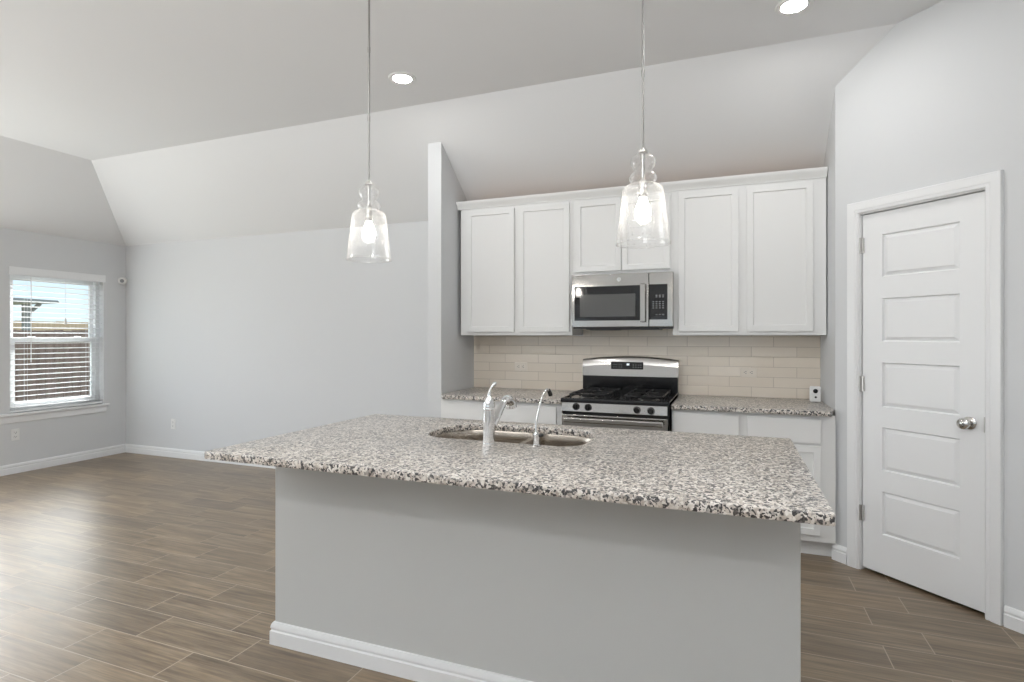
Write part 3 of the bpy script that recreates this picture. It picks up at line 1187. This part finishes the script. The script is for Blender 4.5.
bm = B()
box(bm, rx0 + .08, rx1 - .08, ry - .002, ry + .004, .38, .68, bevel=.0015)
obj('oven_glass', bm, M['black_glass'], od)
bm = B()
for x in (rx0 + .075, rx1 - .079):
    box(bm, x - .012, x + .012, ry - .045, ry + .002, .776, .800, bevel=.004)
box(bm, rx0 + .03, rx1 - .034, ry - .060, ry - .038, .772, .808, bevel=.009, seg=3)
obj('oven_handle', bm, M['steel'], od)
bm = B()
box(bm, rx0 + .006, rx1 - .010, ry, ry + .028, .08, .292, bevel=.004)
obj('storage_drawer', bm, M['steel'], rg)
# backguard: arched stainless console on a black riser
bm = B()
box(bm, -1.116, -.372, YB - .075, YB - .012, .905, 1.056, bevel=.003)
obj('backguard_riser', bm, M['black_enamel'], rg)
bx0, bx1, by = -1.118, -.368, YB - .092
bm = B()
NC = 30
cols = []
for k in range(NC + 1):
    t_ = k / NC
    x = bx0 + (bx1 - bx0) * t_
    zt = 1.182 + .028 * math.sin(PI * t_) ** .8
    yf = by + .012 * (2 * t_ - 1) ** 2            # gently bowed face
    lean = .11
    cols.append([bm.verts.new(p) for p in ((x, YB - .012, 1.052), (x, yf, 1.052), (x, yf + lean * .065, (1.052 + zt) / 2), (x, yf + lean * .12, zt - .010),
                                           (x, yf + .018, zt - .003), (x, yf + .026, zt), (x, YB - .012, zt))])
for c0, c1 in zip(cols, cols[1:]):
    for k in range(7):
        j = (k + 1) % 7
        bm.faces.new((c0[k], c0[j], c1[j], c1[k]))
bm.faces.new(cols[0])
bm.faces.new(cols[-1][::-1])
bgd = obj('backguard', bm, M['steel'], rg, 50)
Tl = Matrix.Translation((-.757, by + .0085, 1.136)) @ Matrix.Rotation(-math.atan(.11), 4, 'X')
bm = B()
box(bm, -.126, .126, -.0045, .006, -.029, .029, bevel=.002, M_=Tl)
disp = obj('display', bm, M['black_glass'], bgd)
bm = text_bm('88', .021, .0004, Tl @ Matrix.Translation((.008, -.0051, .008)) @ Matrix.Rotation(PI / 2, 4, 'X'))
obj('clock_digits', bm, M['digits'], bgd)
for x in (-.105, -.085, -.060, -.042, .05, .07, .09, .108):
    for z in (-.012, .006):
        obj('touch_key', box(B(), x - .005, x + .005, -.0049, -.003, z - .0015, z + .0015, M_=Tl), M['keys'], bgd)

# small device in the corner of the worktop
dv = thing('security_camera', 'small white upright camera with black lens in the right corner of the back countertop', 'camera', (.552, 4.36, .914))
bm = B()
box(bm, .512, .582, 4.345, 4.380, .914, 1.024, bevel=.012, seg=3)
obj('case', bm, M['white_plastic'], dv)
bm = B()
lathe(bm, [(0, .006), (.010, .005), (.0145, .003), (.0155, 0), (.0155, -.004)], (.546, 4.345, .992), 24, (0, -1, 0))
obj('lens', bm, M['black_glass'], dv)
bm = B()
lathe(bm, [(0, .002), (.007, .0015), (.008, -.003)], (.548, 4.345, .950), 18, (0, -1, 0))
obj('button', bm, M['dark_metal'], dv)

# ------------------------------------------------------------------ island
IY, IX0, IX1, IYB = 1.960, -1.893, .206, 2.735
isl = thing('kitchen_island', 'grey painted kitchen island with white baseboard standing in front of the range', 'island', (-.84, 2.35, 0))
bm = B()
box(bm, IX0, IX1, IY, IY + .12, 0, .883, bevel=.004)
obj('front_wall', bm, M['island_wall'], isl)
for x0, x1 in ((IX0 + .001, IX0 + .05), (IX1 - .05, IX1 - .001)):
    bm = B()
    box(bm, x0, x1, IY + .12, IYB, 0, .883)
    obj('side_panel', bm, M['island_wall'], isl)
bm = B()
box(bm, IX0 + .05, IX1 - .05, IYB - .022, IYB - .001, .105, .883)
obj('cabinet_face', bm, M['cabinet'], isl)
bm = B()
box(bm, IX0 + .05, IX1 - .05, IYB - .09, IYB - .075, 0, .105)
obj('toe_kick', bm, M['cabinet'], isl)
Rb = Matrix.Translation((0, IYB, 0)) @ Matrix.Rotation(PI, 4, 'Z')
nd = 5
wd = (IX1 - IX0 - .14) / nd
for k in range(nd):
    a = -(IX1 - .07) + k * wd + .008
    obj('door', panel_door(B(), a, a + wd - .016, .148, .694, -.020, .020, M_=Rb), M['cabinet'], isl)
    obj('drawer_front', panel_door(B(), a, a + wd - .016, .710, .858, -.020, .020, stile=0, M_=Rb), M['cabinet'], isl)
bm = B()
path = [(IX0, IYB - .09, -1, 0), (IX0, IY, -1, -1), (IX1, IY, 1, -1), (IX1, IYB - .09, 1, 0)]
rings = [[bm.verts.new((x - sx * o, y - sy * o, z)) for o, z in BBP] for x, y, sx, sy in path]
for r0, r1 in zip(rings, rings[1:]):
    for k in range(len(BBP)):
        j = (k + 1) % len(BBP)
        bm.faces.new((r0[k], r0[j], r1[j], r1[k]))
bm.faces.new(rings[0])
bm.faces.new(rings[-1][::-1])
obj('baseboard', bm, M['trim'], isl)

SXA, SXB, SYA, SYB = -1.328, -.572, 2.240, 2.662
hole = rrect(SXA, SXB, SYA, SYB, (.13, .10, .15, .17), 10)
outer = rrect(-1.938, .252, 1.632, 2.785, .008, 2)
worktop('large speckled granite countertop on the island, with sink cutout', outer, [hole], z0=.884, z1=.914)

# sink
sk = thing('kitchen_sink', 'double-bowl stainless sink set under the island countertop', 'sink', (-.95, 2.45, .68))
XD = -.880
b1 = rrect(SXA - .004, XD - .013, SYA - .002, SYB + .004, (.125, .05, .05, .165), 10)
b2 = rrect(XD + .013, SXB + .004, SYA - .002, SYB + .004, (.05, .095, .145, .05), 10)
bm = B()
slab_with_holes(bm, rrect(SXA - .03, SXB + .03, SYA - .03, SYB + .03, .12, 6), [b1, b2], None, .8825)
obj('rim', bm, M['sink_steel'], sk)
for loop, depth in ((b1, .20), (b2, .17)):
    bm = B()
    cx = sum(p[0] for p in loop) / len(loop)
    cy = sum(p[1] for p in loop) / len(loop)
    rings = []
    for f, z in ((1.0, .8835), (.985, .874), (.97, .85), (.955, .884 - depth + .03), (.90, .884 - depth + .004), (.6, .884 - depth), (.12, .884 - depth - .004)):
        rings.append([bm.verts.new((cx + (x - cx) * f, cy + (y - cy) * f, z)) for x, y in loop])
    for a, b in zip(rings, rings[1:]):
        for k in range(len(loop)):
            j = (k + 1) % len(loop)
            bm.faces.new((a[k], a[j], b[j], b[k]))
    bm.faces.new(rings[-1])
    bo = obj('bowl', bm, M['sink_steel'], sk, 60)
    bm = B()
    lathe(bm, [(.045, .001), (.042, .004), (.034, .003), (.030, -.002), (0, -.003)], (cx, cy, .884 - depth), 24)
    obj('drain', bm, M['chrome'], bo)

# faucet
fx, fy = -.953, 2.192
fc = thing('kitchen_faucet', 'chrome single-lever faucet with angled pull-out spout at the island sink', 'faucet', (fx, fy, .914))
bm = B()
lathe(bm, [(0, 0), (.0275, 0), (.0275, .003), (.0265, .006), (.0262, .10), (.0255, .142), (.0262, .145), (.0262, .150), (.0245, .153)], (fx, fy, .914), 32)
obj('body', bm, M['chrome'], fc)
bm = B()
lathe(bm, [(.0245, .153), (.0250, .158), (.0235, .172), (.0185, .186), (.0115, .195), (.0095, .200)], (fx, fy, .914), 32)
tube(bm, smooth_path([(fx, fy, .914 + .192), (fx + .001, fy, .914 + .212), (fx + .006, fy + .004, .914 + .230), (fx + .020, fy + .010, .914 + .255)]), [.0085, .0070, .0060, .0072], 14)
lathe(bm, [(0, 0), (.0075, .001), (.0085, .008), (.006, .016), (0, .018)], (fx + .016, fy + .008, .914 + .246), 14, (.7, .3, .9))
obj('lever', bm, M['chrome'], fc)
bm = B()
sp = smooth_path([(fx + .010, fy + .008, .990), (fx + .014, fy + .045, 1.020), (fx + .016, fy + .085, 1.052), (fx + .017, fy + .125, 1.078), (fx + .018, fy + .155, 1.084)])
tube(bm, sp, [.021, .0185, .0165, .0165, .0175], 18)
obj('spout', bm, M['chrome'], fc)
bm = B()
tube(bm, smooth_path([(fx + .018, fy + .150, 1.085), (fx + .019, fy + .178, 1.082), (fx + .020, fy + .200, 1.066), (fx + .020, fy + .206, 1.044)]), [.018, .021, .0245, .026], 20)
sh = obj('spray_head', bm, M['chrome'], fc)
bm = B()
lathe(bm, [(0, 0), (.021, 0), (.021, .004), (0, .004)], (fx + .020, fy + .206, 1.0405), 20)
obj('nozzle', bm, M['black_plastic'], sh)

# slim drinking-water faucet
gx, gy = -.748, 2.212
ff = thing('filter_faucet', 'slim chrome gooseneck drinking-water faucet right of the main faucet', 'faucet', (gx, gy, .914))
bm = B()
lathe(bm, [(0, 0), (.019, 0), (.019, .003), (.014, .006), (.0125, .010), (.0120, .040), (.0135, .044), (.0125, .052), (.008, .058), (0, .058)], (gx, gy, .914), 24)
obj('base', bm, M['chrome'], ff)
bm = B()
tube(bm, [(gx, gy, .955), (gx + .030, gy - .004, .962)], [.005, .006], 10)
obj('lever', bm, M['black_plastic'], ff)
bm = B()
goose = smooth_path([(gx - .002, gy, .968), (gx - .003, gy + .004, 1.010), (gx + .002, gy + .020, 1.060), (gx + .008, gy + .045, 1.105), (gx + .012, gy + .070, 1.132), (gx + .015, gy + .095, 1.140), (gx + .017, gy + .112, 1.134)])
tube(bm, goose, [.0046, .0042, .0042, .0042, .0046, .0052, .0055], 14)
obj('spout', bm, M['chrome'], ff)
bm = B()
tube(bm, [(gx + .017, gy + .112, 1.136), (gx + .020, gy + .124, 1.122), (gx + .021, gy + .128, 1.112)], [.0085, .0095, .0095], 14)
obj('spout_tip', bm, M['black_plastic'], ff)


# ------------------------------------------------------------------ pendants
def pendant(label, x, y):
    r = thing('pendant_lamp', label, 'lamp', (x, y, 1.725), 0, 'glass pendants over the island')
    bm = B()
    lathe(bm, [(0, ZC), (.060, ZC), (.060, ZC - .008), (.052, ZC - .022), (.012, ZC - .030), (0, ZC - .030)], (x, y, 0), 32)
    obj('canopy', bm, M['nickel'], r)
    bm = B()
    tube(bm, [(x, y, 2.085), (x, y, ZC - .02)], .0048, 12)
    for z in (2.38, 2.70):
        lathe(bm, [(.0048, -.012), (.0062, -.012), (.0062, .012), (.0048, .012)], (x, y, z), 14)
    obj('rod', bm, M['rod'], r)
    bm = B()
    lathe(bm, [(0, 2.096), (.006, 2.096), (.008, 2.088), (.018, 2.082), (.019, 2.073), (.008, 2.069), (.0065, 2.060), (.0065, 1.975), (.013, 1.968), (.0155, 1.955), (.0155, 1.905), (.013, 1.900), (0, 1.900)], (x, y, 0), 24)
    obj('socket', bm, M['nickel'], r)
    bm = B()
    lathe(bm, [(0, 1.812), (.010, 1.814), (.020, 1.820), (.0275, 1.832), (.030, 1.846), (.028, 1.861), (.021, 1.878), (.0145, 1.893), (.0130, 1.905)], (x, y, 0), 28)
    obj('bulb', bm, M['bulb'], r)
    bm = B()
    prof = [(.017, 2.072), (.030, 2.066), (.042, 2.055), (.048, 2.041), (.046, 2.026), (.038, 2.012), (.034, 2.003), (.038, 1.996), (.048, 1.989), (.0535, 1.978), (.050, 1.966), (.042, 1.958), (.046, 1.953), (.062, 1.948), (.073, 1.940), (.078, 1.928), (.0795, 1.915), (.084, 1.870), (.091, 1.810), (.098, 1.755), (.1010, 1.733), (.1035, 1.726), (.1035, 1.722), (.1005, 1.723), (.0985, 1.732)]
    lathe(bm, prof, (x, y, 0), 48)
    obj('glass_shade', bm, M['glass'], r, 180)
    return r


pA = pendant('seeded glass pendant lamp over the left half of the island', -1.565, 2.2)
pB = dup(pA, (-.312, 2.2, 1.725), 'seeded glass pendant lamp over the right half of the island, before the cabinets')


# ------------------------------------------------------------------ recessed ceiling lights
def downlight(label, x, y):
    r = thing('recessed_light', label, 'light', (x, y, ZC), 0, 'recessed ceiling lights')
    bm = B()
    lathe(bm, [(.060, -.003), (.064, -.007), (.088, -.005), (.092, -.001), (.092, .0)], (x, y, ZC), 36)
    obj('trim_ring', bm, M['white_plastic'], r)
    bm = B()
    lathe(bm, [(.063, -.0045), (.03, -.006), (0, -.0062)], (x, y, ZC), 36)
    obj('lens', bm, M['can_lens'], r)
    return r


dA = downlight('round recessed ceiling light right of the left pendant rod', -2.052, 3.257)
dB = dup(dA, (.312, 3.277, ZC), 'round recessed ceiling light at the top edge, right of the right pendant rod')
